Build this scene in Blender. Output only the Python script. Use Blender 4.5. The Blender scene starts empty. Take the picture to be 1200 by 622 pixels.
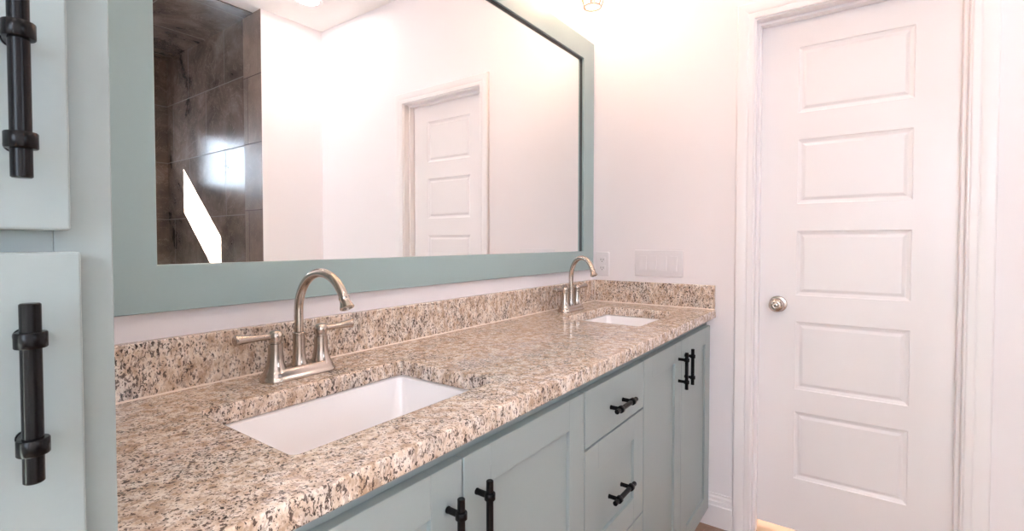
import bpy, bmesh, math, random
from mathutils import Vector, Matrix
PI = math.pi
SC = bpy.context.scene
COL = SC.collection

# ------------------------------------------------------------------ camera
F_PX, CX, CY, W_PX, H_PX = 574.0, 600.0, 297.7, 1200.0, 622.0
YAW, PITCH, CAM_H = 0.6243, 0.0243, 1.1981
cam_d = bpy.data.cameras.new('camera')
cam = bpy.data.objects.new('camera', cam_d)
COL.objects.link(cam)
cam_d.sensor_fit = 'HORIZONTAL'
cam_d.sensor_width = 36.0
cam_d.lens = F_PX / W_PX * 36.0
cam_d.shift_x = 0.0
cam_d.shift_y = (CY - H_PX / 2) / W_PX
cam_d.clip_start = 0.02
view = Vector((math.cos(YAW) * math.cos(PITCH), math.sin(YAW) * math.cos(PITCH), -math.sin(PITCH)))
cam.rotation_euler = view.to_track_quat('-Z', 'Y').to_euler()
cam.location = (0, 0, CAM_H)
SC.camera = cam

# ------------------------------------------------------------------ light and exposure
SKY = 8.0            # daylight outside the windows
SUN = 260.0
BULB = 2.4          # caged vanity bulbs
DOWN = 60.0          # recessed ceiling lights
SC.view_settings.view_transform = 'Standard'
SC.view_settings.look = 'None'
SC.view_settings.gamma = 1.0
SC.view_settings.use_curve_mapping = False
SC.view_settings.exposure = 0.95
SC.cycles.use_denoising = True
SC.cycles.max_bounces = 14
SC.cycles.diffuse_bounces = 9
SC.cycles.glossy_bounces = 6
SC.cycles.transparent_max_bounces = 8
SC.cycles.sample_clamp_indirect = 12.0
SC.cycles.caustics_reflective = False
SC.cycles.caustics_refractive = False

world = bpy.data.worlds.new('sky')
SC.world = world
world.use_nodes = True
bg = world.node_tree.nodes['Background']
bg.inputs[0].default_value = (0.72, 0.84, 1.0, 1)
bg.inputs[1].default_value = SKY

sun_d = bpy.data.lights.new('sun', 'SUN')
sun_d.energy = SUN
sun_d.angle = 0.006
sun_d.color = (1.0, 0.95, 0.88)
sun = bpy.data.objects.new('sun', sun_d)
COL.objects.link(sun)
sun.rotation_euler = Vector((1, 1, -0.875)).to_track_quat('-Z', 'Y').to_euler()
sun.location = (-6, -9, 8)

def portal(name, loc, direction, sx, sy):
    d = bpy.data.lights.new(name, 'AREA')
    d.shape = 'RECTANGLE'; d.size = sx; d.size_y = sy
    d.cycles.is_portal = True
    o = bpy.data.objects.new(name, d)
    COL.objects.link(o)
    o.location = loc
    o.rotation_euler = Vector(direction).to_track_quat('-Z', 'Z').to_euler()

# ------------------------------------------------------------------ dimensions (metres)
M = 1.0743           # mirror plane; the back wall stands just behind it
YW = 1.078           # back wall face
L = 2.1657           # far wall face (door wall)
R = 0.0795           # door set back in its jamb
YO = -1.166          # opposite wall face
XS = 1.711           # shower side wall
YSB = -2.76          # shower back wall
CEIL = 2.765
XL = -1.30           # wall behind the camera
CT = 0.9158          # counter top
CTH = 0.035
CYF = 0.5035         # counter front edge

# ------------------------------------------------------------------ materials
def lin(c):
    c = c.lstrip('#')
    v = [int(c[i:i + 2], 16) / 255 for i in (0, 2, 4)]
    return tuple(x / 12.92 if x <= 0.04045 else ((x + 0.055) / 1.055) ** 2.4 for x in v) + (1,)

def mat(name, col, rough=0.5, metal=0.0, bump=0.0, bscale=60.0, spec=0.5, var=0.0, coat=0.0):
    m = bpy.data.materials.new(name); m.use_nodes = True
    nt = m.node_tree; b = nt.nodes['Principled BSDF']
    c = lin(col) if isinstance(col, str) else tuple(col) + (1,)
    b.inputs['Base Color'].default_value = c
    b.inputs['Roughness'].default_value = rough
    b.inputs['Metallic'].default_value = metal
    b.inputs['Specular IOR Level'].default_value = spec
    b.inputs['Coat Weight'].default_value = coat
    tc = nt.nodes.new('ShaderNodeTexCoord')
    nz = nt.nodes.new('ShaderNodeTexNoise')
    nz.inputs['Scale'].default_value = bscale
    nz.inputs['Detail'].default_value = 3
    nt.links.new(tc.outputs['Object'], nz.inputs['Vector'])
    if bump:
        bp = nt.nodes.new('ShaderNodeBump')
        bp.inputs['Strength'].default_value = bump
        bp.inputs['Distance'].default_value = 0.002
        nt.links.new(nz.outputs['Fac'], bp.inputs['Height'])
        nt.links.new(bp.outputs['Normal'], b.inputs['Normal'])
    if var:
        mx = nt.nodes.new('ShaderNodeMix'); mx.data_type = 'RGBA'
        mx.inputs['A'].default_value = tuple(x * (1 - var) for x in c[:3]) + (1,)
        mx.inputs['B'].default_value = tuple(min(1, x * (1 + var)) for x in c[:3]) + (1,)
        nt.links.new(nz.outputs['Fac'], mx.inputs['Factor'])
        nt.links.new(mx.outputs['Result'], b.inputs['Base Color'])
    return m

def emit(name, col, strength):
    m = bpy.data.materials.new(name); m.use_nodes = True
    nt = m.node_tree; nt.nodes.clear()
    e = nt.nodes.new('ShaderNodeEmission'); o = nt.nodes.new('ShaderNodeOutputMaterial')
    e.inputs[0].default_value = tuple(col) + (1,); e.inputs[1].default_value = strength
    nt.links.new(e.outputs[0], o.inputs[0])
    return m

def ramp(nt, src, stops, interp='LINEAR'):
    r = nt.nodes.new('ShaderNodeValToRGB')
    r.color_ramp.interpolation = interp
    while len(r.color_ramp.elements) > 1:
        r.color_ramp.elements.remove(r.color_ramp.elements[-1])
    r.color_ramp.elements[0].position = stops[0][0]
    r.color_ramp.elements[0].color = stops[0][1]
    for p, c in stops[1:]:
        e = r.color_ramp.elements.new(p); e.color = c
    nt.links.new(src, r.inputs[0])
    return r.outputs[0]

def noise(nt, vec, scale, detail=2, rough=0.5, dist=0.0):
    n = nt.nodes.new('ShaderNodeTexNoise')
    n.inputs['Scale'].default_value = scale
    n.inputs['Detail'].default_value = detail
    n.inputs['Roughness'].default_value = rough
    n.inputs['Distortion'].default_value = dist
    nt.links.new(vec, n.inputs['Vector'])
    return n.outputs['Fac']

def mixc(nt, fac, a, b):
    x = nt.nodes.new('ShaderNodeMix'); x.data_type = 'RGBA'
    for s, v in (('A', a), ('B', b)):
        if isinstance(v, tuple): x.inputs[s].default_value = v
        else: nt.links.new(v, x.inputs[s])
    if isinstance(fac, float): x.inputs['Factor'].default_value = fac
    else: nt.links.new(fac, x.inputs['Factor'])
    return x.outputs['Result']

def mul(nt, a, b, op='MULTIPLY'):
    m_ = nt.nodes.new('ShaderNodeMath'); m_.operation = op
    for i, v in enumerate((a, b)):
        if isinstance(v, (int, float)): m_.inputs[i].default_value = v
        else: nt.links.new(v, m_.inputs[i])
    return m_.outputs[0]

BW = [(0, 0, 0, 1), (1, 1, 1, 1)]

def granite():
    m = bpy.data.materials.new('speckled_granite'); m.use_nodes = True
    nt = m.node_tree; b = nt.nodes['Principled BSDF']
    tc = nt.nodes.new('ShaderNodeTexCoord')
    mp = nt.nodes.new('ShaderNodeMapping')
    mp.inputs['Rotation'].default_value = (0.12, 0.1, 0.5)
    mp.inputs['Scale'].default_value = (1.05, 0.95, 0.6)
    nt.links.new(tc.outputs['Object'], mp.inputs[0])
    v = mp.outputs[0]
    base = ramp(nt, noise(nt, v, 60, 4, 0.6), [(0.36, lin('#B49A84')), (0.47, lin('#D9C5B3')), (0.6, lin('#EDE2D8'))])
    grey = ramp(nt, noise(nt, v, 14, 4, 0.6, 0.6), [(0.54, BW[0]), (0.66, BW[1])])
    base = mixc(nt, mul(nt, grey, 0.5), base, lin('#D3CDC8'))
    tan = ramp(nt, noise(nt, v, 120, 3, 0.6, 0.4), [(0.52, BW[0]), (0.60, BW[1])])
    base = mixc(nt, mul(nt, tan, 0.62), base, lin('#8F7564'))
    rust = ramp(nt, noise(nt, v, 24, 5, 0.75, 0.8), [(0.68, BW[0]), (0.71, BW[1])])
    base = mixc(nt, mul(nt, rust, 0.6), base, lin('#A5774D'))
    # dark specks gather in loose drifts
    drift = ramp(nt, noise(nt, v, 14, 2, 0.5, 0.5), [(0.3, (0.0, 0.0, 0.0, 1)), (0.7, (0.07, 0.07, 0.07, 1))])
    s1 = mul(nt, noise(nt, v, 190, 2.5, 0.6, 0.5), drift, 'ADD')
    f1 = ramp(nt, s1, [(0.605, BW[0]), (0.64, BW[1])])
    base = mixc(nt, mul(nt, f1, 0.85), base, lin('#463833'))
    s2 = mul(nt, noise(nt, v, 270, 2, 0.55, 0.3), drift, 'ADD')
    f2 = ramp(nt, s2, [(0.655, BW[0]), (0.69, BW[1])])
    base = mixc(nt, mul(nt, f2, 0.9), base, lin('#29201F'))
    nt.links.new(base, b.inputs['Base Color'])
    b.inputs['Roughness'].default_value = 0.12
    b.inputs['Specular IOR Level'].default_value = 0.5
    return m

def stone_tile(name, c0, c1, c2, grout, w, h, rough, axis='yz', shift=(0, 0, 0)):
    m = bpy.data.materials.new(name); m.use_nodes = True
    nt = m.node_tree; b = nt.nodes['Principled BSDF']
    tc = nt.nodes.new('ShaderNodeTexCoord')
    v = tc.outputs['Object']
    sp = nt.nodes.new('ShaderNodeSeparateXYZ'); nt.links.new(v, sp.inputs[0])
    cb = nt.nodes.new('ShaderNodeCombineXYZ')
    nt.links.new(sp.outputs['XYZ'.index(axis[0].upper())], cb.inputs[0])
    nt.links.new(sp.outputs['XYZ'.index(axis[1].upper())], cb.inputs[1])
    mp = nt.nodes.new('ShaderNodeMapping'); mp.inputs['Location'].default_value = shift
    nt.links.new(cb.outputs[0], mp.inputs[0])
    br = nt.nodes.new('ShaderNodeTexBrick')
    br.inputs['Scale'].default_value = 1.0
    br.inputs['Brick Width'].default_value = w
    br.inputs['Row Height'].default_value = h
    br.inputs['Mortar Size'].default_value = 0.0035
    br.inputs['Mortar Smooth'].default_value = 0.3
    br.inputs['Color1'].default_value = (0.75, 0.75, 0.75, 1)
    br.inputs['Color2'].default_value = (1.15, 1.15, 1.15, 1)
    br.inputs['Mortar'].default_value = (1, 1, 1, 1)
    nt.links.new(mp.outputs[0], br.inputs['Vector'])
    cloud = ramp(nt, noise(nt, v, 3.2, 7, 0.62, 0.45), [(0.3, lin(c0)), (0.5, lin(c1)), (0.72, lin(c2))])
    vein = noise(nt, v, 4.5, 9, 0.65, 1.6)
    vf = ramp(nt, mul(nt, mul(nt, vein, 0.5, 'SUBTRACT'), 0, 'ADD'), [(0.0, BW[0]), (0.004, (0.6, 0.6, 0.6, 1)), (0.012, BW[0])])
    col = mixc(nt, mul(nt, vf, 0.5), cloud, lin('#CDBFB4'))
    mm = nt.nodes.new('ShaderNodeMix'); mm.data_type = 'RGBA'; mm.blend_type = 'MULTIPLY'
    mm.inputs['Factor'].default_value = 0.8
    nt.links.new(col, mm.inputs['A']); nt.links.new(br.outputs['Color'], mm.inputs['B'])
    col = mixc(nt, br.outputs['Fac'], mm.outputs['Result'], lin(grout))
    nt.links.new(col, b.inputs['Base Color'])
    rr = ramp(nt, br.outputs['Fac'], [(0, (rough,) * 3 + (1,)), (1, (0.8, 0.8, 0.8, 1))])
    nt.links.new(rr, b.inputs['Roughness'])
    bp = nt.nodes.new('ShaderNodeBump'); bp.inputs['Strength'].default_value = 0.25; bp.inputs['Distance'].default_value = 0.001
    bp.invert = True
    nt.links.new(br.outputs['Fac'], bp.inputs['Height']); nt.links.new(bp.outputs[0], b.inputs['Normal'])
    return m

WALL = mat('wall_paint', (0.86, 0.822, 0.845), 0.6, bump=0.03, bscale=220, spec=0.3)
CEILM = mat('ceiling_paint', (0.86, 0.84, 0.83), 0.7, bump=0.05, bscale=160, spec=0.3)
TRIM = mat('white_semigloss_trim', (0.86, 0.828, 0.842), 0.32, bump=0.02, bscale=90)
DOORM = mat('white_door_paint', (0.84, 0.806, 0.82), 0.34, bump=0.03, bscale=90)
SAGE = mat('blue_green_cabinet_paint', '#929E9E', 0.38, bump=0.04, bscale=140, var=0.015)
SAGED = mat('cabinet_interior', '#8B9D99', 0.6, var=0.03)
FRAMEM = mat('mirror_frame_paint', '#99AEAF', 0.40, bump=0.04, bscale=120, var=0.015)
BLACK = mat('matte_black_metal', (0.0025, 0.0022, 0.0028), 0.27, metal=0.0, spec=0.20, bump=0.02, bscale=300)
NICKEL = mat('brushed_nickel', (0.50, 0.435, 0.385), 0.22, metal=1.0, bump=0.02, bscale=400)
CHROME = mat('polished_chrome', (0.80, 0.79, 0.78), 0.08, metal=1.0, bump=0.0)
PORC = mat('white_porcelain', (0.90, 0.885, 0.90), 0.08, coat=0.3, var=0.004, bscale=8)
PLAST = mat('white_plastic', (0.78, 0.75, 0.775), 0.35, var=0.004, bscale=10)
SLOT = mat('dark_slot', (0.05, 0.05, 0.05), 0.7, var=0.05)
CAULK = mat('white_caulk', (0.74, 0.64, 0.56), 0.5, var=0.03, bscale=50)
COPPER = mat('copper_wire', (0.60, 0.13, 0.06), 0.35, metal=0.5, var=0.05)
GRANITE = granite()
TILE = stone_tile('glossy_brown_stone_tile', '#453A36', '#6A5C55', '#8B7E76', '#6B645F', 0.62, 0.485, 0.21, 'yz', (0.15, -0.425 + 0.485 * 2, 0))
TILEX = stone_tile('glossy_brown_stone_tile_back', '#3F3430', '#5F5049', '#7D6E65', '#6B645F', 0.62, 0.485, 0.16, 'xz', (0.1, -0.425 + 0.485 * 2, 0))
TILEC = stone_tile('glossy_brown_stone_tile_ceiling', '#453A36', '#6A5C55', '#8B7E76', '#6B645F', 0.62, 0.485, 0.16, 'yx', (0.15, 0.2, 0))
TILEJ = stone_tile('honed_brown_stone_edge', '#5A4A42', '#75635A', '#8F7D72', '#4A3D37', 0.5, 0.46, 0.4, 'yz', (0.1, -0.04, 0))
FLOORM = stone_tile('tan_floor_tile', '#8A6A58', '#A58470', '#BD9D88', '#8C7768', 0.6, 0.3, 0.4, 'xy')
CARPET = mat('beige_hall_floor', '#D9C0A4', 0.85, bump=0.5, bscale=400, var=0.12)
MIRROR = mat('silvered_glass', (0.93, 0.94, 0.935), 0.0, metal=1.0)
EDGE = mat('painted_gap_shade', (0.03, 0.035, 0.035), 0.4, var=0.05)  # shade between mirror glass and frame, painted as a dark colour
BULBM = emit('warm_bulb_glow', (1.0, 0.67, 0.44), BULB * 14)
DOWNM = emit('downlight_glow', (1.0, 0.89, 0.81), DOWN)

def glassm():
    m = bpy.data.materials.new('window_glass'); m.use_nodes = True
    nt = m.node_tree; nt.nodes.clear()
    t = nt.nodes.new('ShaderNodeBsdfTransparent'); g = nt.nodes.new('ShaderNodeBsdfGlossy')
    g.inputs['Roughness'].default_value = 0.0
    x = nt.nodes.new('ShaderNodeMixShader'); o = nt.nodes.new('ShaderNodeOutputMaterial')
    x.inputs[0].default_value = 0.06
    nt.links.new(t.outputs[0], x.inputs[1]); nt.links.new(g.outputs[0], x.inputs[2]); nt.links.new(x.outputs[0], o.inputs[0])
    return m
GLASS = glassm()

# ------------------------------------------------------------------ mesh helpers
def setmat(bm, n0, mi):
    bm.faces.ensure_lookup_table()
    for f in bm.faces[n0:]: f.material_index = mi

def box(bm, x0, x1, y0, y1, z0, z1, bev=0.0, seg=2, mi=0):
    n0 = len(bm.faces)
    x0, x1 = min(x0, x1), max(x0, x1); y0, y1 = min(y0, y1), max(y0, y1); z0, z1 = min(z0, z1), max(z0, z1)
    r = bmesh.ops.create_cube(bm, size=1)
    for v in r['verts']:
        v.co = Vector(((x0 + x1) / 2 + v.co.x * (x1 - x0), (y0 + y1) / 2 + v.co.y * (y1 - y0), (z0 + z1) / 2 + v.co.z * (z1 - z0)))
    if bev:
        es = {e for v in r['verts'] for e in v.link_edges}
        bmesh.ops.bevel(bm, geom=list(es), offset=bev, segments=seg, profile=0.5, affect='EDGES')
    elif mi:
        setmat(bm, n0, mi)
    return r

def ring_loop(bm, loops, close_start=True, close_end=True, cyc=False):
    """skin a list of equal-length closed loops of points"""
    vs = [[bm.verts.new(p) for p in lp] for lp in loops]
    n = len(vs[0])
    pairs = list(zip(vs, vs[1:])) + ([(vs[-1], vs[0])] if cyc else [])
    for a, b_ in pairs:
        for i in range(n):
            j = (i + 1) % n
            bm.faces.new((a[i], a[j], b_[j], b_[i]))
    if close_start and not cyc: bm.faces.new(list(reversed(vs[0])))
    if close_end and not cyc: bm.faces.new(vs[-1])
    return vs

def lathe(bm, prof, origin, axis=(0, 0, 1), n=32, caps=True):
    """prof: (radius, height) pairs along the axis"""
    q = Vector(axis).normalized().to_track_quat('Z', 'Y')
    o = Vector(origin)
    loops = []
    for r, h in prof:
        r = max(r, 0.00005)
        loops.append([o + q @ Vector((r * math.cos(2 * PI * i / n), r * math.sin(2 * PI * i / n), h)) for i in range(n)])
    return ring_loop(bm, loops, caps, caps)

def tube(bm, pts, rad, n=16, cyc=False):
    pts = [Vector(p) for p in pts]
    rads = rad if isinstance(rad, (list, tuple)) else [rad] * len(pts)
    N = len(pts); loops = []; ref = None
    for i, p in enumerate(pts):
        if cyc: t = (pts[(i + 1) % N] - pts[i - 1]).normalized()
        else: t = (pts[min(i + 1, N - 1)] - pts[max(i - 1, 0)]).normalized()
        if ref is None:
            ref = t.orthogonal().normalized()
        ref = (ref - t * ref.dot(t)).normalized()
        s = t.cross(ref)
        loops.append([p + (ref * math.cos(2 * PI * k / n) + s * math.sin(2 * PI * k / n)) * rads[i] for k in range(n)])
    return ring_loop(bm, loops, True, True, cyc)

def rrect(cx, cy, hx, hy, r, z, n=6):
    out = []
    for sx, sy, a0 in ((1, 1, 0), (-1, 1, PI / 2), (-1, -1, PI), (1, -1, 3 * PI / 2)):
        for k in range(n + 1):
            a = a0 + PI / 2 * k / n
            out.append(Vector((cx + sx * (hx - r) + r * math.cos(a), cy + sy * (hy - r) + r * math.sin(a), z)))
    return out

def link(name, bm, mats, parent=None, smooth=True, origin=None, ang=15):
    bmesh.ops.recalc_face_normals(bm, faces=bm.faces)
    me = bpy.data.meshes.new(name)
    bm.to_mesh(me); bm.free()
    for m_ in (mats if isinstance(mats, (list, tuple)) else [mats]): me.materials.append(m_)
    o = bpy.data.objects.new(name, me)
    COL.objects.link(o)
    if origin is not None:
        me.transform(Matrix.Translation(-Vector(origin)))
        o.location = origin
    if smooth:
        for p in me.polygons: p.use_smooth = True
        me.set_sharp_from_angle(angle=math.radians(ang))
    if parent is not None:
        o.parent = parent
        if parent.type == 'EMPTY' and origin is None:
            o.matrix_parent_inverse = Matrix.Translation(-Vector(parent.location))
        elif origin is None:
            # parent is a mesh part whose frame coincides with world unless it has been moved
            off = Vector((0, 0, 0)); p = parent
            o.matrix_parent_inverse = world_of(parent).inverted()
    return o

def world_of(o):
    m_ = Matrix.Translation(o.location) @ o.rotation_euler.to_matrix().to_4x4()
    if o.parent: m_ = world_of(o.parent) @ o.matrix_parent_inverse @ m_
    return m_

def B(): return bmesh.new()

def struct(name, bm, m_, smooth=False):
    o = link(name, bm, m_, None, smooth); o['kind'] = 'structure'; return o

def thing(name, label, cat, loc=(0, 0, 0), group=None):
    o = bpy.data.objects.new(name, None); COL.objects.link(o)
    o.empty_display_size = 0.05
    o.location = loc; o['label'] = label; o['category'] = cat
    if group: o['group'] = group
    return o

def tag(o, label, cat, group=None):
    o['label'] = label; o['category'] = cat
    if group: o['group'] = group
    return o

def copy_tree(o, parent=None):
    c = o.copy(); COL.objects.link(c)
    if parent is not None: c.parent = parent
    for ch in list(o.children): copy_tree(ch, c)
    return c

# ------------------------------------------------------------------ room shell
HALL = 1.1
b = B(); box(b, XL - 0.1, L + 0.0575, YSB - 0.1, YW + 0.1, -0.1, 0)
struct('floor', b, FLOORM)
b = B(); box(b, L + 0.0575, L + HALL + 0.1, -0.9, YW + 0.1, -0.1, 0.0)
struct('floor_hall', b, CARPET)
b = B(); box(b, XL - 0.1, L + HALL + 0.1, YSB - 0.1, YW + 0.1, CEIL, CEIL + 0.1)
struct('ceiling', b, CEILM)
b = B(); box(b, XL - 0.1, L + HALL + 0.1, YW, YW + 0.1, 0, CEIL)
struct('wall_back', b, WALL)
# far wall with the door opening
DY0, DY1 = 0.3505, -0.2575       # visible door edges (stop to stop)
DTOP, DGAP = 2.069, 0.0394
JY0, JY1, JT = DY0 + 0.011, DY1 - 0.011, DTOP + 0.011
WT = 0.115
b = B()
box(b, L, L + WT, JY0 + 0.018, YW, 0, CEIL)
box(b, L, L + WT, YO - 0.1, JY1 - 0.018, 0, CEIL)
box(b, L, L + WT, JY1 - 0.018, JY0 + 0.018, JT + 0.018, CEIL)
struct('wall_right', b, WALL)
b = B(); box(b, L + HALL, L + HALL + 0.1, -1.0, YW, 0, CEIL)
box(b, L + WT, L + HALL, -1.0, -0.9, 0, CEIL)
struct('wall_hall', b, WALL)
# opposite wall with the shower opening
SX0 = 0.35
b = B()
box(b, XS + 0.012, L, YO - 0.1, YO, 0, CEIL)
box(b, XL, SX0, YO - 0.1, YO, 0, CEIL)
struct('wall_front', b, WALL)
# left wall, opened for an added, unseen fill window
WY0, WY1, WZ0, WZ1 = -0.95, -0.15, 1.15, 2.10
b = B()
box(b, XL - 0.1, XL, YO, WY0, 0, CEIL); box(b, XL - 0.1, XL, WY1, YW, 0, CEIL)
box(b, XL - 0.1, XL, WY0, WY1, 0, WZ0); box(b, XL - 0.1, XL, WY0, WY1, WZ1, CEIL)
struct('wall_left', b, WALL)
# shower alcove
b = B(); box(b, XS + 0.004, XS + 0.1, YSB - 0.1, YO - 0.1, 0, CEIL)
struct('wall_shower_right', b, TILE)
b = B(); box(b, XS, XS + 0.012, -1.407, YO, 0, CEIL)
struct('trim_shower_edge', b, TILEJ)
b = B(); box(b, XS + 0.0, XS + 0.036, YO, YO + 0.006, 0, CEIL, 0.002)
struct('trim_shower_corner', b, TRIM)
b = B(); box(b, SX0 - 0.1, SX0, YSB - 0.1, YO - 0.1, 0, CEIL)
struct('wall_shower_left', b, TILE)
b = B(); box(b, SX0, XS + 0.004, YSB, YO - 0.1, CEIL - 0.006, CEIL - 0.0005)
struct('ceiling_shower', b, TILEC)
VX0, VX1, VZ0, VZ1 = 0.65, 1.395, 1.725, 2.17
b = B()
box(b, SX0, VX0, YSB - 0.1, YSB, 0, CEIL); box(b, VX1, XS + 0.004, YSB - 0.1, YSB, 0, CEIL)
box(b, VX0, VX1, YSB - 0.1, YSB, 0, VZ0); box(b, VX0, VX1, YSB - 0.1, YSB, VZ1, CEIL)
struct('wall_shower_back', b, TILEX)

def window(name, axis, pos, a0, a1, z0, z1, t=0.02):
    """framed pane; axis 'x': pane lies in a plane x = pos"""
    def bx(bm, u0, u1, d0, d1, w0, w1):
        if axis == 'x': box(bm, d0, d1, u0, u1, w0, w1, 0.002)
        else: box(bm, u0, u1, d0, d1, w0, w1, 0.002)
    b = B()
    for u0, u1, w0, w1 in ((a0, a0 + t, z0, z1), (a1 - t, a1, z0, z1), (a0 + t, a1 - t, z0, z0 + t), (a0 + t, a1 - t, z1 - t, z1)):
        bx(b, u0, u1, pos - 0.02, pos + 0.02, w0, w1)
    o = struct(name, b, TRIM)
    b = B(); bx(b, a0 + t, a1 - t, pos - 0.002, pos + 0.002, z0 + t, z1 - t)
    link('glass_pane', b, GLASS, o, False)
    return o
window('fill_window_1', 'x', XL - 0.05, WY0, WY1, WZ0, WZ1, 0.04)  # unseen window behind the camera, added to let in cool daylight
window('window_2', 'y', YSB - 0.07, VX0, VX1, VZ0, VZ1, 0.008)
portal('fill_window_portal', (XL - 0.11, (WY0 + WY1) / 2, (WZ0 + WZ1) / 2), (1, 0, 0), WY1 - WY0, WZ1 - WZ0)
portal('shower_window_portal', ((VX0 + VX1) / 2, YSB - 0.11, (VZ0 + VZ1) / 2), (0, 1, 0), VX1 - VX0, VZ1 - VZ0)

# ------------------------------------------------------------------ door, jamb, casing, baseboard
def sweep_profile(bm, path, prof, outward):
    """path: list of (a, z) corner points in the wall plane; prof: (w, d) with w away from the opening; outward: unit (a, z) per corner scaled for mitre"""
    loops = []
    for (a, z), (ua, uz) in zip(path, outward):
        loops.append([Vector((L - d, a + ua * w, z + uz * w)) for w, d in prof])
    ring_loop(bm, loops)

casing_prof = [(0, -0.001), (0, 0.008), (0.003, 0.010), (0.018, 0.012), (0.022, 0.0105), (0.026, 0.013),
               (0.044, 0.0175), (0.058, 0.0175), (0.062, 0.015), (0.064, 0.011), (0.064, -0.001)]
cy0, cy1, cz = JY0 + 0.005, JY1 - 0.005, JT + 0.005
b = B()
sweep_profile(b, [(cy0, 0), (cy0, cz), (cy1, cz), (cy1, 0)], casing_prof, [(1, 0), (1, 1), (-1, 1), (-1, 0)])
struct('trim_1', b, TRIM, True)
b = B()   # jamb boards and stops
box(b, L, L + WT, JY0, JY0 + 0.018, 0, JT + 0.018); box(b, L, L + WT, JY1 - 0.018, JY1, 0, JT + 0.018)
box(b, L, L + WT, JY1, JY0, JT, JT + 0.018)
SX_, SX2 = L + 0.040, L + R - 0.001
box(b, SX_, SX2, DY0, JY0, 0, JT, 0.002); box(b, SX_, SX2, JY1, DY1, 0, JT, 0.002)
box(b, SX_, SX2, DY1, DY0, DTOP, JT, 0.002)
struct('trim_2', b, TRIM, True)

def baseboard(name, x0, y0, x1, y1, nx, ny):
    prof = [(0, 0), (0.015, 0), (0.015, 0.088), (0.0125, 0.092), (0.0125, 0.106), (0.009, 0.110), (0.009, 0.122), (0.005, 0.130), (0.005, 0.137), (0, 0.137)]
    b = B()
    ring_loop(b, [[Vector((x + nx * d, y + ny * d, z)) for d, z in prof] for x, y in ((x0, y0), (x1, y1))])
    return struct(name, b, TRIM, True)
baseboard('baseboard_right', L, cy0 + 0.064, L, 0.56, -1, 0)
baseboard('baseboard_right_door', L, YO, L, cy1 - 0.064, -1, 0)
baseboard('baseboard_front', XS + 0.037, YO, L - 0.016, YO, 0, 1)
baseboard('baseboard_left', XL, YO, XL, YW, 1, 0)

XD = L + R
def panel_face(bm, x, y0, y1, z0, z1, panels, steps, sgn, bx):
    """Flat face in plane x (facing -x) with stepped rectangular panels. steps: (inset, depth)."""
    pass

def door_mesh():
    bm = B()
    y0, y1 = DY1 - 0.008, DY0 + 0.008
    z0, z1 = DGAP, DTOP + 0.008
    py0, py1 = -0.1354, 0.2215
    PZ = [(0.249, 0.520), (0.609, 0.882), (0.986, 1.243), (1.350, 1.604), (1.709, 1.966)]
    ys = [y0, py0, py1, y1]
    zs = [z0] + [v for p in PZ for v in p] + [z1]
    vert = {}
    def V(x, y, z):
        k = (round(x, 5), round(y, 5), round(z, 5))
        if k not in vert: vert[k] = bm.verts.new(k)
        return vert[k]
    for i in range(3):
        for j in range(len(zs) - 1):
            a, c_, d, e = ys[i], ys[i + 1], zs[j], zs[j + 1]
            if i == 1 and j % 2 == 1:
                steps = [(0, 0), (0.003, 0.004), (0.012, 0.0075), (0.016, 0.0078), (0.026, 0.0030), (0.028, 0.0028)]
                loops = []
                for ins, dep in steps:
                    loops.append([V(XD + dep, a + ins, d + ins), V(XD + dep, c_ - ins, d + ins), V(XD + dep, c_ - ins, e - ins), V(XD + dep, a + ins, e - ins)])
                for p, q in zip(loops, loops[1:]):
                    for k in range(4):
                        bm.faces.new((p[k], p[(k + 1) % 4], q[(k + 1) % 4], q[k]))
                bm.faces.new(loops[-1])
            else:
                bm.faces.new((V(XD, a, d), V(XD, c_, d), V(XD, c_, e), V(XD, a, e)))
    # edges and back
    T = 0.0345
    for i in range(3):
        for zz in (z0, z1):
            bm.faces.new((V(XD, ys[i], zz), V(XD, ys[i + 1], zz), V(XD + T, ys[i + 1], zz), V(XD + T, ys[i], zz)))
    for j in range(len(zs) - 1):
        for yy in (y0, y1):
            bm.faces.new((V(XD, yy, zs[j]), V(XD, yy, zs[j + 1]), V(XD + T, yy, zs[j + 1]), V(XD + T, yy, zs[j])))
    for i in range(3):
        for j in range(len(zs) - 1):
            bm.faces.new((V(XD + T, ys[i], zs[j]), V(XD + T, ys[i + 1], zs[j]), V(XD + T, ys[i + 1], zs[j + 1]), V(XD + T, ys[i], zs[j + 1])))
    return bm
door = link('door_1', door_mesh(), DOORM, None, False); door['kind'] = 'structure'
for s in (-1,):
    b = B()
    kx, ky, kz = XD, 0.283, 0.948
    lathe(b, [(0.0325, 0), (0.0325, 0.003), (0.030, 0.007), (0.018, 0.010), (0.013, 0.012)], (kx, ky, kz), (-1, 0, 0), 40)
    lathe(b, [(0.012, 0.008), (0.011, 0.018), (0.0125, 0.026), (0.019, 0.031), (0.0255, 0.038), (0.028, 0.046), (0.0275, 0.054),
              (0.0235, 0.061), (0.016, 0.0655), (0.0125, 0.066), (0.0118, 0.0645), (0.0095, 0.0640)], (kx, ky, kz), (-1, 0, 0), 40)
    lathe(b, [(0.0080, 0.060), (0.0080, 0.0665), (0.0065, 0.0675)], (kx, ky, kz), (-1, 0, 0), 24)
    kn = link('door_knob', b, NICKEL, door, ang=42)
    kn['label'] = 'satin nickel round door knob'
    b = B(); box(b, kx - 0.0685, kx - 0.0670, ky - 0.0045, ky + 0.0045, kz - 0.0012, kz + 0.0012, 0.0003)
    link('lock_button', b, SLOT, kn)

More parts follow.
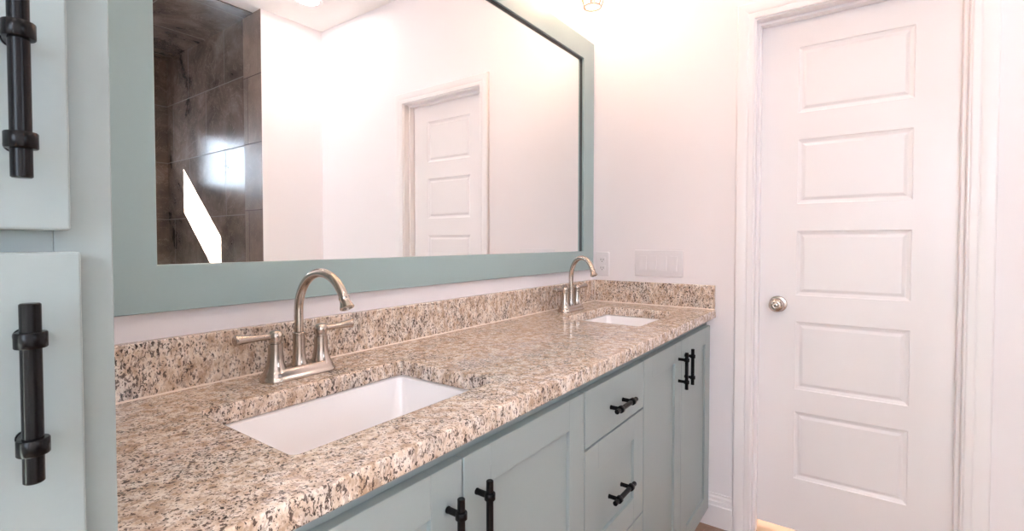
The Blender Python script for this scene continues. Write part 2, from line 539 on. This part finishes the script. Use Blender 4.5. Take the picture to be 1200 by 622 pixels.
# ------------------------------------------------------------------ cabinet pulls
def pull_mesh(cx, cy, cz, face_y, vertical):
    """bar pull with two collars and posts back to the face"""
    bm = B()
    ax = Vector((0, 0, 1)) if vertical else Vector((1, 0, 0))
    c_ = Vector((cx, cy, cz)); Lh = 0.064
    lathe(bm, [(0.0052, -Lh), (0.006, -Lh + 0.0008), (0.006, Lh - 0.0008), (0.0052, Lh)], c_, ax, 28)
    for s in (-1, 1):
        p = c_ + ax * 0.038 * s
        lathe(bm, [(0.006, -0.006), (0.0086, -0.0057), (0.0092, -0.005), (0.0092, 0.005), (0.0086, 0.0057), (0.006, 0.006)], p, ax, 28)
        n = face_y - cy
        lathe(bm, [(0.0052, 0.004), (0.0052, n - 0.002), (0.0056, n - 0.002), (0.0056, n)], p, (0, 1, 0), 20)
    return bm

def add_pull(parent, cx, cy, cz, face_y, vertical):
    return link('bar_pull', pull_mesh(cx, cy, cz, face_y, vertical), BLACK, parent, ang=42)

def shaker(x0, x1, z0, z1, yf, th=0.020, rail=0.070, rec=0.008, stile=None, bev=0.0012):
    """frame-and-panel front facing -y"""
    bm = B(); st = stile or rail
    box(bm, x0, x0 + st, yf, yf + th, z0, z1, bev); box(bm, x1 - st, x1, yf, yf + th, z0, z1, bev)
    box(bm, x0 + st, x1 - st, yf, yf + th, z0, z0 + rail - 0.003, bev); box(bm, x0 + st, x1 - st, yf, yf + th, z1 - rail + 0.003, z1, bev)
    box(bm, x0 + st - 0.004, x1 - st + 0.004, yf + rec, yf + th - 0.003, z0 + rail - 0.008, z1 - rail + 0.008)
    return bm

# ------------------------------------------------------------------ tall linen cabinet on the left
TX0, TX1, TYF = -0.47, 0.1412, 0.525
TH = 2.42
t = thing('linen_cabinet', 'tall blue-green painted linen cabinet at the left end of the granite counter', 'cabinet', (TX0, TYF, 0))
b = B()
box(b, TX0, TX0 + 0.018, TYF + 0.020, YW - 0.002, 0, TH); box(b, TX1 - 0.018, TX1, TYF + 0.020, YW - 0.002, 0, TH)
box(b, TX0 + 0.018, TX1 - 0.018, YW - 0.012, YW - 0.003, 0.1, TH)
for z in (0.085, 0.6, 1.19, 1.7, TH - 0.018): box(b, TX0 + 0.018, TX1 - 0.018, TYF + 0.020, YW - 0.012, z, z + 0.018)
link('cabinet_box', b, SAGE, t, False)
b = B()
box(b, TX0, TX0 + 0.038, TYF, TYF + 0.020, 0, TH, 0.001); box(b, TX1 - 0.038, TX1, TYF, TYF + 0.020, 0, TH, 0.001)
for z0, z1 in ((0, 0.10), (1.175, 1.232), (TH - 0.06, TH)): box(b, TX0 + 0.038, TX1 - 0.038, TYF, TYF + 0.020, z0, z1, 0.0008)
link('face_frame', b, SAGE, t)
yd = TYF - 0.020
d = link('door', shaker(TX0 + 0.026, 0.1100, 1.2075, TH - 0.035, yd, bev=0.0018), SAGE, t); d['label'] = 'upper cabinet door'
add_pull(d, 0.0785, yd - 0.0265, 1.307, yd, True)
d = link('door', shaker(TX0 + 0.026, 0.1155, 0.075, 1.1905, yd, bev=0.0018), SAGE, t); d['label'] = 'lower cabinet door'
add_pull(d, 0.0810, yd - 0.0265, 1.091, yd, True)

# ------------------------------------------------------------------ vanity base cabinets
VF = 0.520           # face of doors and drawers
VT, VB = 0.851, 0.079
FRY = VF + 0.020     # face frame front
def cab_box(t, x0, x1):
    b = B(); top = CT - CTH - 0.001
    box(b, x0, x0 + 0.016, FRY + 0.019, YW - 0.002, 0.0, top); box(b, x1 - 0.016, x1, FRY + 0.019, YW - 0.002, 0.0, top)
    box(b, x0 + 0.016, x1 - 0.016, FRY + 0.019, YW - 0.012, 0.09, 0.106)
    box(b, x0 + 0.016, x1 - 0.016, YW - 0.012, YW - 0.003, 0.09, top)
    link('cabinet_box', b, SAGED, t, False)
    b = B()
    box(b, x0, x0 + 0.03, FRY, FRY + 0.019, VB, top, 0.001); box(b, x1 - 0.03, x1, FRY, FRY + 0.019, VB, top, 0.001)
    box(b, x0 + 0.03, x1 - 0.03, FRY, FRY + 0.019, top - 0.05, top, 0.001); box(b, x0 + 0.03, x1 - 0.03, FRY, FRY + 0.019, VB, VB + 0.035, 0.001)
    link('face_frame', b, SAGE, t)
    b = B(); box(b, x0 + 0.017, x1 - 0.017, FRY + 0.055, FRY + 0.067, 0, 0.089)
    link('toe_kick', b, SAGE, t)
PY_ = 0.492
t = thing('sink_base_cabinet', 'blue-green two-door vanity cabinet under the near sink beside the tall cabinet', 'cabinet', (0.146, FRY, 0), 'vanity sink cabinets')
cab_box(t, 0.1455, 1.0095)
d = link('door', shaker(0.166, 0.5845, VB, VT, VF), SAGE, t); d['label'] = 'left door of near sink cabinet'
add_pull(d, 0.551, PY_, 0.745, VF, True)
d = link('door', shaker(0.5885, 1.0075, VB, VT, VF), SAGE, t); d['label'] = 'right door of near sink cabinet'
add_pull(d, 0.621, PY_, 0.745, VF, True)

t = thing('drawer_base_cabinet', 'narrow blue-green drawer cabinet between the two sink cabinets', 'cabinet', (1.011, FRY, 0))
cab_box(t, 1.0105, 1.3815)
b = B(); box(b, 1.0125, 1.3795, VF, VF + 0.02, 0.716, VT, 0.0012)
d = link('drawer', b, SAGE, t); d['label'] = 'flat top drawer'
add_pull(d, 1.190, PY_, 0.778, VF, False)
d = link('drawer', shaker(1.0125, 1.3795, 0.408, 0.711, VF, rail=0.070), SAGE, t); d['label'] = 'framed middle drawer'
add_pull(d, 1.182, PY_, 0.552, VF, False)
d = link('drawer', shaker(1.0125, 1.3795, VB, 0.403, VF, rail=0.070), SAGE, t); d['label'] = 'framed bottom drawer'
add_pull(d, 1.182, PY_, 0.245, VF, False)

t = thing('sink_base_cabinet', 'blue-green two-door vanity cabinet under the far sink next to the door wall', 'cabinet', (1.383, FRY, 0), 'vanity sink cabinets')
cab_box(t, 1.3825, L - 0.002)
d = link('door', shaker(1.3845, 1.7445, VB, VT, VF), SAGE, t); d['label'] = 'left door of far sink cabinet'
add_pull(d, 1.713, PY_, 0.754, VF, True)
d = link('door', shaker(1.7485, 2.138, VB, VT, VF, stile=0.071), SAGE, t); d['label'] = 'right door of far sink cabinet'
add_pull(d, 1.785, PY_, 0.754, VF, True)

# ------------------------------------------------------------------ countertop, splashes
SINKS = [(0.352, 0.789, 0.611, 0.896), (1.580, 1.985, 0.611, 0.914)]
def slab_with_holes(name, x0, x1, y0, y1, z0, z1, holes, bev, m_):
    cu = bpy.data.curves.new(name, 'CURVE'); cu.dimensions = '2D'; cu.fill_mode = 'BOTH'
    cu.extrude = (z1 - z0) / 2 - bev; cu.bevel_depth = bev; cu.bevel_resolution = 3; cu.offset = -bev
    def spl(pts):
        s = cu.splines.new('POLY'); s.points.add(len(pts) - 1)
        for p, q in zip(s.points, pts): p.co = (q[0], q[1], 0, 1)
        s.use_cyclic_u = True
    spl([(x0, y0), (x1, y0), (x1, y1), (x0, y1)])
    for hx0, hx1, hy0, hy1 in holes:
        spl([(p.x, p.y) for p in reversed(rrect((hx0 + hx1) / 2, (hy0 + hy1) / 2, (hx1 - hx0) / 2, (hy1 - hy0) / 2, 0.011, 0, 6))])
    tmp = bpy.data.objects.new(name + '_tmp', cu); COL.objects.link(tmp)
    dg = bpy.context.evaluated_depsgraph_get()
    me = bpy.data.meshes.new_from_object(tmp.evaluated_get(dg))
    bpy.data.objects.remove(tmp); bpy.data.curves.remove(cu)
    me.transform(Matrix.Translation((0, 0, (z0 + z1) / 2)))
    me.materials.clear(); me.materials.append(m_)
    o = bpy.data.objects.new(name, me); COL.objects.link(o)
    for p in me.polygons: p.use_smooth = True
    me.set_sharp_from_angle(angle=math.radians(30))
    return o
ct = slab_with_holes('countertop', TX1 + 0.001, L - 0.001, CYF, YW - 0.001, CT - CTH, CT, SINKS, 0.004, GRANITE)
tag(ct, 'long speckled beige and brown granite countertop with two sink cut-outs', 'countertop')
SPL = 0.1014
b = B(); box(b, TX1 + 0.001, L - 0.022, M - 0.020, YW - 0.001, CT + 0.0005, CT + SPL, 0.002)
o = link('backsplash', b, GRANITE); tag(o, 'long granite backsplash strip standing on the counter under the mirror', 'backsplash')
b = B()
ring_loop(b, [[Vector((x, M - 0.0203, CT + 0.0004)), Vector((x, M - 0.0230, CT + 0.0004)), Vector((x, M - 0.0203, CT + 0.0032))] for x in (TX1 + 0.002, L - 0.0235)])
link('caulk_bead', b, CAULK, o)
b = B(); box(b, L - 0.0205, L - 0.001, CYF + 0.0025, YW - 0.0015, CT + 0.0005, CT + SPL, 0.002)
o = link('side_splash', b, GRANITE); tag(o, 'short granite side splash standing on the counter against the door wall', 'backsplash')
b = B()
ring_loop(b, [[Vector((L - 0.0207, y, CT + 0.0004)), Vector((L - 0.0245, y, CT + 0.0004)), Vector((L - 0.0207, y, CT + 0.0044))] for y in (CYF + 0.004, M - 0.0245)])
ring_loop(b, [[Vector((L - 0.0207, M - 0.0203, z)), Vector((L - 0.0235, M - 0.0203, z)), Vector((L - 0.0207, M - 0.0235, z))] for z in (CT + 0.002, CT + SPL - 0.001)])
link('caulk_bead', b, CAULK, o)

# ------------------------------------------------------------------ undermount basins
def sink(x0, x1, y0, y1, label):
    cx, cy, hx, hy = (x0 + x1) / 2, (y0 + y1) / 2, (x1 - x0) / 2, (y1 - y0) / 2
    t = thing('undermount_sink', label, 'sink', (cx, cy, CT - CTH - 0.16), 'white undermount sinks')
    zt = CT - CTH - 0.0012
    b = B()
    prof = [(0.020, 0.0, 0.03), (0.004, 0.0, 0.016), (-0.001, -0.003, 0.014), (-0.004, -0.02, 0.018), (-0.012, -0.075, 0.030), (-0.022, -0.112, 0.040),
            (-0.038, -0.130, 0.050), (-0.065, -0.139, 0.055), (-0.10, -0.143, 0.035)]
    inner = [rrect(cx, cy, hx + e, hy + e, r, zt + dz, 7) for e, dz, r in prof]
    outer = [rrect(cx, cy, hx + e + 0.010, hy + e + 0.010, r + 0.006, zt + dz - 0.010, 7) for e, dz, r in prof[1:]]
    outer = [rrect(cx, cy, hx + 0.020, hy + 0.020, 0.03, zt - 0.010, 7)] + outer[0:]
    vs = ring_loop(b, list(reversed(inner)) + outer, True, True)
    link('basin', b, PORC, t, ang=42)
    b = B()
    dz = zt - 0.1425
    lathe(b, [(0.031, 0.0), (0.031, 0.002), (0.027, 0.0032), (0.020, 0.0025), (0.019, 0.001)], (cx, cy, dz), (0, 0, 1), 32)
    lathe(b, [(0.017, 0.001), (0.017, 0.0045), (0.012, 0.0065), (0.003, 0.0072)], (cx, cy, dz), (0, 0, 1), 32)
    link('drain', b, CHROME, t, ang=42)
sink(*SINKS[0], 'white rectangular undermount sink nearest the tall cabinet')
sink(*SINKS[1], 'white rectangular undermount sink at the far end beside the side splash')

# ------------------------------------------------------------------ faucets
def stadium(cx, cy, hl, r, z, n=12):
    out = []
    for s, a0 in ((1, -PI / 2), (-1, PI / 2)):
        for k in range(n + 1):
            a = a0 + PI * k / n
            out.append(Vector((cx + s * hl + r * math.cos(a), cy + r * math.sin(a), z)))
    return out
def faucet(loc, label, turn=0.0):
    t = thing('faucet', label, 'faucet', loc, 'arched two-handle faucets')
    x, y, z = loc
    b = B()
    ring_loop(b, [stadium(x, y, 0.0515, r, z + h) for r, h in ((0.0300, 0.0002), (0.0305, 0.003), (0.0290, 0.007), (0.0262, 0.0095), (0.0255, 0.013), (0.0225, 0.020), (0.0205, 0.0235), (0.0190, 0.0243))])
    link('base_plate', b, NICKEL, t, ang=42)
    b = B()
    lathe(b, [(0.0185, 0.020), (0.0160, 0.026), (0.0138, 0.034), (0.0124, 0.050), (0.0120, 0.086), (0.0130, 0.087), (0.0130, 0.091), (0.0105, 0.093)], (x, y, z), n=32)
    zc, rr = z + 0.137, 0.0835
    tx, ty = -math.sin(turn), -math.cos(turn)      # which way the spout points
    pts = [(x, y, z + 0.088), (x, y, z + 0.110)]
    for k in range(0, 27):
        a = math.radians(154) * k / 26
        q = rr - rr * math.cos(a)
        pts.append((x + tx * q, y + ty * q, zc + rr * math.sin(a)))
    tube(b, pts, 0.0092, 20)
    link('spout', b, NICKEL, t, ang=42)
    a = math.radians(152)
    q = rr - rr * math.cos(a)
    p = Vector((x + tx * q, y + ty * q, zc + rr * math.sin(a)))
    dr = Vector((tx * math.sin(a), ty * math.sin(a), math.cos(a)))
    b = B()
    lathe(b, [(0.0095, -0.001), (0.0103, 0.000), (0.0103, 0.003), (0.0098, 0.004), (0.0105, 0.012), (0.0135, 0.020), (0.0140, 0.0225), (0.0128, 0.024), (0.0100, 0.024), (0.0095, 0.021)], p, dr, 28)
    link('aerator', b, NICKEL, t, ang=42)
    for s in (-1, 1):
        hx = x + s * 0.0515
        b = B()
        lathe(b, [(0.0240, 0.018), (0.0205, 0.024), (0.0172, 0.033), (0.0152, 0.046), (0.0143, 0.060), (0.0140, 0.076), (0.0120, 0.077), (0.0120, 0.080)], (hx, y, z), n=32)
        lathe(b, [(0.0110, 0.078), (0.0135, 0.084), (0.0143, 0.090), (0.0138, 0.096), (0.0115, 0.1005), (0.007, 0.1025), (0.002, 0.103)], (hx, y, z), n=32)
        pr = link('handle', b, NICKEL, t, ang=42)
        b = B()
        lathe(b, [(0.0058, 0.008), (0.0068, 0.014), (0.0062, 0.017), (0.0062, 0.030), (0.0074, 0.053), (0.0094, 0.070), (0.0108, 0.0765), (0.0104, 0.0795), (0.0080, 0.0808)], (hx, y, z + 0.091), (s, 0, 0.03), 24)
        link('lever', b, NICKEL, pr, ang=42)
faucet((0.5765, 0.9735, CT), 'brushed nickel arched faucet behind the near sink')
faucet((1.780, 0.982, CT), 'brushed nickel arched faucet behind the far sink near the wall outlet', math.radians(30))

# ------------------------------------------------------------------ mirror
t = thing('framed_mirror', 'large wall mirror in a flat blue-green painted wooden frame above the counter', 'mirror', (1.19, M, 1.0686))
FX0, FX1, FZ0, FZ1 = 0.250, 2.141, 1.0680, 2.1384
IX0, IX1, IZ0, IZ1 = 0.3506, 2.0380, 1.1557, 2.0430
b = B()
f0, f1 = M - 0.015, M + 0.0025
fb = 0.0012
prof = [(0, f1 - 0.0022), (0, f0 + fb), (fb, f0), (-1 - fb, f0), (-1, f0 + fb), (-1, f1 - 0.0022)]   # -1: measured from the inner edge
fl = []
for ox, oz, ix, iz in ((FX0, FZ0, IX0, IZ0), (FX1, FZ0, IX1, IZ0), (FX1, FZ1, IX1, IZ1), (FX0, FZ1, IX0, IZ1)):
    sx, sz2 = (1 if ix > ox else -1), (1 if iz > oz else -1)
    fl.append([Vector((ox + sx * w, yy, oz + sz2 * w)) if w > -0.5 else Vector((ix + sx * (w + 1), yy, iz + sz2 * (w + 1))) for w, yy in prof])
ring_loop(b, fl, cyc=True)
link('frame', b, FRAMEM, t)
b = B(); box(b, IX0 - 0.004, IX1 + 0.004, M, M + 0.003, IZ0 - 0.004, IZ1 + 0.004)
link('mirror_glass', b, MIRROR, t, False)
b = B()
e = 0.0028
box(b, IX0, IX1, M - 0.006, M - 0.0003, IZ1 - e, IZ1); box(b, IX1 - e, IX1, M - 0.006, M - 0.0003, IZ0, IZ1 - e)  # dark strips paint the shade where frame meets glass, top and right
link('gap_shade_strip', b, EDGE, t, False)

# ------------------------------------------------------------------ outlet and switches on the door wall
oy, oz = 1.022, 1.0945
t = thing('wall_outlet', 'white duplex wall outlet in the corner beside the mirror frame', 'outlet', (L, oy, oz))
b = B(); box(b, L - 0.006, L - 0.0003, oy - 0.035, oy + 0.035, oz - 0.0575, oz + 0.0575, 0.0025, 3)
link('cover_plate', b, PLAST, t)
for s in (-1, 1):
    b = B(); zz = oz + s * 0.0195
    ring_loop(b, [[Vector((xx, p.x, p.y)) for p in rrect(oy, zz, 0.0170, 0.0145, 0.009, 0, 6)] for xx in (L - 0.0062, L - 0.0080)])
    rc = link('receptacle', b, PLAST, t)
    b = B()
    box(b, L - 0.0084, L - 0.0080, oy - 0.0075, oy - 0.0052, zz - 0.003, zz + 0.006); box(b, L - 0.0084, L - 0.0080, oy + 0.0052, oy + 0.0075, zz - 0.003, zz + 0.006)
    lathe(b, [(0.0023, 0.0080), (0.0023, 0.0084)], (L, oy, zz - 0.008), (-1, 0, 0), 12)
    link('slots', b, SLOT, rc, False)
sy, sz = 0.750, 1.1035
t = thing('switch_plate', 'white four-gang light switch plate on the wall above the side splash', 'light switch', (L, sy, sz))
b = B(); box(b, L - 0.0065, L - 0.0003, sy - 0.109, sy + 0.109, sz - 0.0590, sz + 0.0590, 0.003, 3)
link('cover_plate', b, PLAST, t)
for k in range(4):
    yy = sy + 0.069 - 0.046 * k
    b = B()
    w, h = 0.0163, 0.0330
    # rocker paddle: wedge, pressed in at the top
    box(b, L - 0.0076, L - 0.0060, yy - w, yy + w, sz - h, sz + h, 0.0005)
    r = box(b, L - 0.0125, L - 0.0070, yy - w + 0.0012, yy + w - 0.0012, sz - h + 0.0012, sz + h - 0.0012)
    for v in r['verts']:
        if v.co.z > sz and v.co.x < L - 0.010: v.co.x = L - 0.0078
    link('rocker', b, PLAST, t, False)

# ------------------------------------------------------------------ caged vanity lights
def cage_pts(r, z, cx, cy, n=28):
    return [(cx + r * math.cos(2 * PI * k / n), cy + r * math.sin(2 * PI * k / n), z) for k in range(n)]
def vanity_light(cx, label):
    z0, yc = 2.192, 0.952
    t = thing('vanity_light', label, 'wall light', (cx, YW, 2.43), 'caged vanity lights')
    b = B()
    ring_loop(b, [[Vector((p.x, yy, p.y)) for p in rrect(cx, 2.43, 0.11 + e, 0.055 + e, 0.012, 0, 5)] for e, yy in ((0, YW - 0.0005), (0, YW - 0.018), (-0.006, YW - 0.024))])
    link('back_plate', b, NICKEL, t, ang=42)
    b = B(); lathe(b, [(0.008, -0.27), (0.008, 0.27)], (cx, yc, 2.43), (1, 0, 0), 20)
    for s in (-0.06, 0.06): lathe(b, [(0.006, 0.022), (0.006, YW - yc)], (cx + s, YW - (YW - yc) - 0.02, 2.43), (0, 1, 0), 16)
    link('cross_bar', b, NICKEL, t)
    for k in (-1, 0, 1):
        x = cx + 0.22 * k
        b = B(); lathe(b, [(0.006, 2.43), (0.006, 2.385), (0.019, 2.380), (0.021, 2.372), (0.021, 2.335), (0.016, 2.330)], (x, yc, 0), n=24)
        link('socket', b, NICKEL, t, ang=42)
        b = B()
        rings = [(0.019, z0 + 0.175), (0.040, z0 + 0.150), (0.053, z0 + 0.105), (0.054, z0 + 0.060), (0.047, z0 + 0.026), (0.036, z0 + 0.002)]
        for j in range(6):
            a = 2 * PI * (j + 0.3) / 6
            pts = [(x + r * math.cos(a), yc + r * math.sin(a), z) for r, z in rings]
            tube(b, pts, 0.0018, 8)
        for r, z in (rings[0], rings[3], rings[5]): tube(b, cage_pts(r, z, x, yc), 0.0018, 8, True)
        link('wire_cage', b, COPPER, t, ang=42)
        b = B(); lathe(b, [(0.012, z0 + 0.158), (0.014, z0 + 0.140), (0.024, z0 + 0.115), (0.030, z0 + 0.090), (0.028, z0 + 0.070), (0.018, z0 + 0.053), (0.004, z0 + 0.048)], (x, yc, 0), n=24)
        link('bulb', b, BULBM, t, ang=42)
vanity_light(1.685, 'three-bulb copper cage vanity light above the far end of the mirror')
vanity_light(0.75, 'unseen copy of the copper cage vanity light, added for light at the near end')  # second fixture is out of view, put in for the light it throws

# ------------------------------------------------------------------ recessed ceiling lights
def downlight(x, y, label, z=CEIL, k=1.0):
    t = thing('recessed_light', label, 'ceiling light', (x, y, z), 'recessed ceiling lights')
    b = B(); lathe(b, [(0.070 * k, 0.004), (0.092 * k, 0.004), (0.094 * k, 0.002), (0.094 * k, 0.0003), (0.070 * k, 0.0003)], (x, y, z), (0, 0, -1), 40, caps=False)
    link('trim_ring', b, TRIM, t)
    b = B(); lathe(b, [(0.070 * k, 0.0006), (0.070 * k, 0.0022)], (x, y, z), (0, 0, -1), 40)
    link('lens', b, DOWNM, t)
downlight(1.83, -0.80, 'round recessed ceiling light near the door wall, seen in the mirror')
downlight(0.55, -0.45, 'round recessed ceiling light above the vanity aisle')
downlight(-0.65, -0.45, 'round recessed ceiling light behind the camera')
downlight(L + 0.55, 0.1, 'round recessed ceiling light in the hall behind the door', k=2.4)
